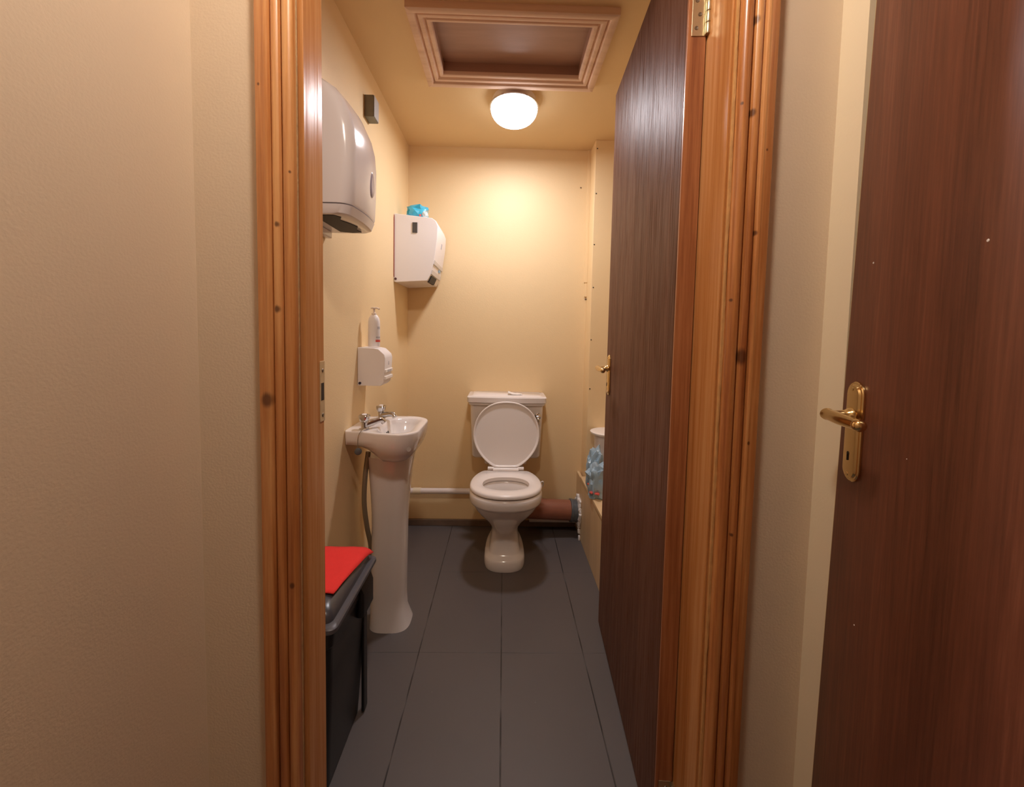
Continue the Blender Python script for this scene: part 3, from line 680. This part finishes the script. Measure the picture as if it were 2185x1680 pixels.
# 2 and 3 angular enamel dispensers: side profile extruded along y
def cabinet(bm, prof, y0, y1):
    loft(bm, [[(XL+0.001+u, y0, z) for u, z in prof], [(XL+0.001+u, y1, z) for u, z in prof]])
d = empty('hand_towel_cabinet', (XL, 2.17, 1.38), 'angular white enamel towel cabinet in the far corner with blue packet on top', 'dispenser')
bm = bmesh.new(); prof = [(0, 1.388), (0.012, 1.386), (.165, 1.396), (.183, 1.430), (.198, 1.495), (.213, 1.60), (.216, 1.664), (.206, 1.690), (.186, 1.704), (0, 1.722)]
cabinet(bm, prof, 2.035, 2.315); link('case', bm, METW, d, bev=.0022, bseg=2)
bm = bmesh.new(); loft(bm, [[(XL+.004, 2.0352, 1.41), (XL+.004, 2.0305, 1.42), (XL+.004, 2.0305, 1.70), (XL+.004, 2.0352, 1.715)], [(XL, 2.0352, 1.41), (XL, 2.0305, 1.42), (XL, 2.0305, 1.70), (XL, 2.0352, 1.715)]]); link('back_seam', bm, simple('rust_seam', (.30, .08, .05), .6), d)
link('tape_mark', B(XL+.092, XL+.116, 2.0322, 2.0352, 1.630, 1.680), TAPE, d)
bm = bmesh.new(); lathe(bm, [(.006, 0), (.006, .003), (.004, .0035)], (XL+.010, 2.0352, 1.402), (0, -1, 0), 16); link('lock', bm, simple('maroon_lock', (.08, .02, .025), .4), d)
bm = bmesh.new()
for (za, xa, zb, xb) in ((1.50, .2005, 1.478, .197), (1.452, .190, 1.428, .185)):
    loft(bm, [[(XL+xa-.012, y, za), (XL+xa+.0025, y, za), (XL+xb+.0025, y, zb), (XL+xb-.012, y, zb)] for y in (2.04, 2.31)])
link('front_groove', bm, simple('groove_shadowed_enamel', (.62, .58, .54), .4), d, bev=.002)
bm = bmesh.new(); loft(bm, [[(XL+.178, y, 1.424), (XL+.186, y, 1.424), (XL+.172, y, 1.392), (XL+.162, y, 1.392)] for y in (2.06, 2.20)]); link('outlet', bm, DARK, d)
bm = bmesh.new()
for dy in (0, .012): loft(bm, [[(XL+.2095, y, 1.58), (XL+.2125, y, 1.58), (XL+.2160, y, 1.606), (XL+.2130, y, 1.606)] for y in (2.17+dy, 2.177+dy)])
link('emblem', bm, GREYM, d)
bm = bmesh.new(); loft(bm, [[(XL+.193, y, 1.462), (XL+.1965, y, 1.462), (XL+.1995, y, 1.474), (XL+.196, y, 1.474)] for y in (2.21, 2.25)]); link('label', bm, BLUEM, d)

d = empty('soap_dispenser', (XL, 1.58, .93), 'small white enamel soap dispenser on wall above the basin', 'dispenser')
bm = bmesh.new(); prof = [(0, .934), (.086, .934), (.098, .946), (.102, 1.0), (.104, 1.040), (.100, 1.054), (.078, 1.074), (.060, 1.078), (0, 1.080)]
cabinet(bm, prof, 1.535, 1.635); link('case', bm, METW, d, bev=.0022, bseg=2)
bm = bmesh.new(); lathe(bm, [(.005, 0), (.005, .003), (.003, .0035)], (XL+.010, 1.5352, .944), (0, -1, 0), 14); link('lock', bm, simple('dark_lock', (.03, .02, .05), .4), d)
bm = bmesh.new()
for za in (.983, .957): box(bm, XL+.092, XL+.1075, 1.537, 1.633, za, za+.014)
link('front_groove', bm, METW2, d, bev=.003)
link('emblem', B(XL+.103, XL+.1048, 1.583, 1.588, 1.012, 1.026), GREYM, d)
bm = bmesh.new()
for k in range(4): box(bm, XL+.1073, XL+.1080, 1.560+k*.014, 1.568+k*.014, .986, .994)
link('label', bm, GREYM, d)

# pump bottle on the soap dispenser
b0 = (XL+.048, 1.583)
d = empty('pump_bottle', (*b0, 1.081), 'white pump bottle with red label band standing on small soap dispenser', 'bottle')
bm = bmesh.new(); loft(bm, [supel(b0[0], b0[1], .0225*s, b0[1]-.0165*s, b0[1]+.0165*s, z, 32, 2.4) for s, z in ((.93, 1.0815), (1, 1.085), (1.0, 1.165), (.98, 1.180), (.85, 1.193), (.6, 1.202), (.45, 1.205))]); link('bottle_body', bm, METW, d, smooth=50)
bm = bmesh.new(); lathe(bm, [(.0095, 0), (.0095, .007), (.0042, .009), (.0042, .024), (.009, .025), (.009, .029), (.003, .030)], (*b0, 1.204), (0, 0, 1), 18); tube(bm, [(b0[0], b0[1], 1.231), (b0[0]+.012, b0[1]-.004, 1.2315), (b0[0]+.022, b0[1]-.007, 1.227)], .0035, 10); tube(bm, [(b0[0], b0[1], 1.231), (b0[0]-.012, b0[1]+.002, 1.231)], .0035, 10)
link('pump', bm, simple('pump_plastic', (.78, .68, .60), .35), d, smooth=40)
def onbottle(z0, z1, a0, a1, mat, nm):
    bm = bmesh.new(); rg = []
    for z in (z0, z1):
        r = []
        for i in range(9):
            t = a0+(a1-a0)*i/8; c, s = math.cos(t), math.sin(t); e = 2/2.4
            r.append((b0[0]+.0229*math.copysign(abs(c)**e, c), b0[1]+.0169*math.copysign(abs(s)**e, s), z))
        rg.append(r)
    loft(bm, rg, False, False, closed=False); link(nm, bm, mat, d)
onbottle(1.100, 1.109, -1.15, .5, REDP, 'red_band')
for a in (-1.05, -.75, -.45, -.15): onbottle(1.115, 1.121, a, a+.2, GREYM, 'print')
for a in (-.75, -.5, -.2): onbottle(1.150, 1.160, a, a+.16, GREYM, 'print')

# blue packet on the cabinet
def crumple(bm, c, size, seedv, amp=0.35, sub=3, freq=3.0):
    t = bmesh.new(); bmesh.ops.create_icosphere(t, subdivisions=sub, radius=1)
    c = Vector(c)
    vm = {}
    for v in t.verts:
        p = v.co.copy(); q = Vector([math.copysign(abs(a)**0.7, a) for a in p])
        n_ = 1+amp*noise.noise(p*freq+Vector((seedv, 0, 0)))+amp*.5*abs(noise.noise(p*freq*2.2+Vector((seedv, 3, 0))))
        w_ = Vector((q.x*size[0], q.y*size[1], q.z*size[2]))*n_
        w_.z = max(w_.z, -size[2]*.85)
        vm[v] = bm.verts.new(c+w_)
    for f in t.faces: bm.faces.new([vm[v] for v in f.verts])
    t.free()
pk = empty('wipes_packet', (-.44, 2.14, 1.722), 'crumpled turquoise wipes packet on top of corner towel cabinet', 'packet')
bm = bmesh.new(); crumple(bm, (-.462, 2.15, 1.755), (.052, .05, .034), 2.0, .45, 3, 2.4); link('wrapper', bm, BLUEP, pk, smooth=22)
bm = bmesh.new(); crumple(bm, (-.412, 2.10, 1.738), (.014, .018, .014), 5.0, .3, 2, 2.0); link('printed_flap', bm, simple('pale_print', (.55, .68, .70), .25), pk, smooth=22)
bm = bmesh.new(); crumple(bm, (-.432, 2.077, 1.727), (.005, .004, .005), 6.0, .3, 2, 2.0); link('red_logo', bm, REDP, pk)
bm = bmesh.new(); loft(bm, [[(-.548, 2.14, 1.722), (-.538, 2.14, 1.722), (-.538, 2.15, 1.722), (-.548, 2.15, 1.722)], [(-.549, 2.14, 1.745), (-.546, 2.14, 1.745), (-.546, 2.15, 1.745), (-.549, 2.15, 1.745)]]); o = link('hanging_tab', bm, METW2); tag(o, 'small pale tab on the wall above the corner cabinet', 'tab')

# grey box high on the left wall
d = empty('junction_box', (XL, 1.64, 2.0), 'small dull grey metal box high on the left wall', 'junction box')
link('case', B(XL, XL+.036, 1.615, 1.672, 1.968, 2.050), STEEL, d, bev=.002)
link('cover_plate', B(XL+.036, XL+.0385, 1.616, 1.671, 1.970, 2.048), simple('pale_grey_metal', (.42, .42, .42), .45, metal=.3), d, bev=.001)

# ================================================================== BIN
bn = empty('waste_bin', (-.47, 1.05, 0), 'black plastic waste bin with grey domed lid beside the doorway', 'bin')
def bring(x0, x1, y0, y1, z, r=.018): 
    o = []
    for (X, Y, a0) in ((x1-r, y1-r, 0), (x0+r, y1-r, PI/2), (x0+r, y0+r, PI), (x1-r, y0+r, 1.5*PI)):
        for i in range(6): t = a0+PI/2*i/5; o.append((X+r*math.cos(t), Y+r*math.sin(t), z))
    return o
bm = bmesh.new()
loft(bm, [bring(-.545, -.418, .945, 1.165, .0), bring(-.545, -.416, .943, 1.168, .006), bring(-.546, -.400, .925, 1.192, .30), bring(-.546, -.397, .922, 1.196, .385), bring(-.547, -.391, .915, 1.206, .395), bring(-.547, -.389, .913, 1.208, .436)])
link('body', bm, BINB, bn, smooth=35)
bm = bmesh.new(); loft(bm, [bring(-.548, -.380, .904, 1.214, .437), bring(-.5485, -.377, .901, 1.217, .441), bring(-.5485, -.377, .901, 1.217, .450), bring(-.548, -.381, .905, 1.213, .454), bring(-.545, -.390, .914, 1.204, .455)])
link('rim', bm, BINR, bn, smooth=35)
bm = bmesh.new(); loft(bm, [bring(-.545, -.392, .916, 1.202, .452), bring(-.545, -.394, .918, 1.200, .466), bring(-.543, -.402, .926, 1.192, .478, .022), bring(-.538, -.418, .942, 1.176, .486, .025), bring(-.525, -.440, .965, 1.15, .490, .02)])
link('lid', bm, BINL, bn, smooth=50)
bm = bmesh.new(); box(bm, -.405, -.396, 1.150, 1.180, 0.005, .30); link('corner_rib', bm, BINB, bn, bev=.003)
bm = bmesh.new(); loft(bm, [bring(-.402, -.380, 1.10, 1.19, z, .008) for z in (.335, .35, .40)] + [bring(-.398, -.392, 1.10, 1.19, .43, .002)]); link('handle', bm, BINB, bn, smooth=40)
# red cloth on the lid
bm = bmesh.new(); g = []
for i in range(15):
    row = []
    for j in range(15):
        u, v = i/14, j/14
        x = -.548+u*(.138+.018*v)+0.008*v*u; y = 0.985+v*.215-.012*u*(1-v)
        z = .4925
        ex = max(0, x+.418); z -= ex*ex*14; z = max(z, .474) if x < -.385 else z
        ey = max(0, y-1.165); z -= ey*.22
        z += .0025*noise.noise(Vector((x*30, y*30, 0)))
        row.append(bm.verts.new((x, y, z+.003)))
    g.append(row)
for i in range(14):
    for j in range(14): bm.faces.new((g[i][j], g[i+1][j], g[i+1][j+1], g[i][j+1]))
o = link('red_cloth', bm, RED, smooth=60); tag(o, 'bright red cloth lying on the bin lid', 'cloth')
sd = o.modifiers.new('solid', 'SOLIDIFY'); sd.thickness = .003

# ================================================================== PIPES AND LEDGE
d = empty('wall_pipe', (-.35, 2.30, .22), 'white painted water pipe running along back wall left of toilet', 'pipe')
bm = bmesh.new(); tube(bm, [(XL+.001, 2.295, .219), (TX-.14, 2.295, .222)], .0165, 24); link('pipe_run', bm, PIPEW, d, smooth=50)
bm = bmesh.new(); tube(bm, [(-.506, 2.295, .2192), (-.462, 2.295, .2196)], .0190, 24); link('coupling', bm, simple('cream_plastic', (.76, .68, .52), .4), d, smooth=40)
d = empty('soil_pipe', (.31, 2.23, .15), 'thick brown soil pipe with grey coupling right of the toilet', 'pipe')
bm = bmesh.new(); tube(bm, [(.12, 2.218, .160), (.41, 2.232, .143)], .056, 40); link('pipe_run', bm, PIPEB, d, smooth=50)
bm = bmesh.new(); lathe(bm, [(.057, 0), (.0635, .002), (.0645, .010), (.061, .013), (.061, .034), (.0635, .037), (.0635, .046), (.055, .050)], (.392, 2.2315, .1435), (1, .05, -.06), 40); link('coupling', bm, RUB, d, smooth=35)
bm = bmesh.new()
for i in range(26):
    a = i*2*PI/26; r = .054+.012*random.random()
    crumple(bm, (.438+.006*random.random(), 2.224+r*math.cos(a)*.9, .140+r*math.sin(a)*1.1), (.007, .011+.008*random.random(), .012+.012*random.random()), i*1.7, .9, 2, 2.5)
for (y_, z_) in ((2.19, .075), (2.185, .045), (2.17, .012), (2.18, .10)): crumple(bm, (.440, y_, z_), (.006, .008, .014), y_*50, .8, 2, 2.5)
o = link('filler_foam', bm, FOAM, smooth=60); tag(o, 'rough white filler where soil pipe enters the boxing', 'filler')

d = empty('pipe_boxing', (.60, 1.75, 0), 'low cream plywood pipe box forming a ledge behind the door', 'ledge')
link('side_panel', B(.447, .462, 1.0, 2.333, 0, .336), PLYC, d, bev=.001)
link('top_board', B(.443, XR, 1.0, 2.20, .336, .352), PLYC, d, bev=.002)
# things on the ledge
TB = (.562, 2.115)
d = empty('plastic_tub', (*TB, .352), 'white plastic tub with a wide rim on the ledge', 'tub')
bm = bmesh.new(); lathe(bm, [(.055, .001), (.058, .01), (.068, .25), (.070, .262)], (*TB, .352), (0, 0, 1), 36); link('tub_body', bm, PLW, d, smooth=40)
bm = bmesh.new(); lathe(bm, [(.071, .258), (.088, .268), (.090, .276), (.080, .280), (.060, .280)], (*TB, .352), (0, 0, 1), 36); link('rim', bm, METW2, d, smooth=40)
for nm, c, sz, sv, lab in (('plastic_bag', (.480, 2.02, .475), (.038, .030, .110), 1.0, 'taller crumpled pale blue plastic pack at the back of the ledge'), ('plastic_bag', (.486, 1.92, .430), (.062, .048, .085), 4.0, 'lower crumpled pale blue plastic pack in front, close to the door')):
    e_ = empty(nm, (c[0], c[1], .352), lab, 'bag')
    bm = bmesh.new(); crumple(bm, c, sz, sv, .30, 4, 2.6)
    zmin = min(v.co.z for v in bm.verts)
    for v in bm.verts: v.co.z += .353-zmin
    link('film', bm, BAG1, e_, smooth=25)
    bm = bmesh.new()
    for k in range(2): crumple(bm, (c[0]-sz[0]*.75+k*.02, c[1]-sz[1]*(.55+.35*k), .385+.001*k), (.012, .014, .005), sv+k, .2, 2, 2)
    link('red_print', bm, REDP, e_)
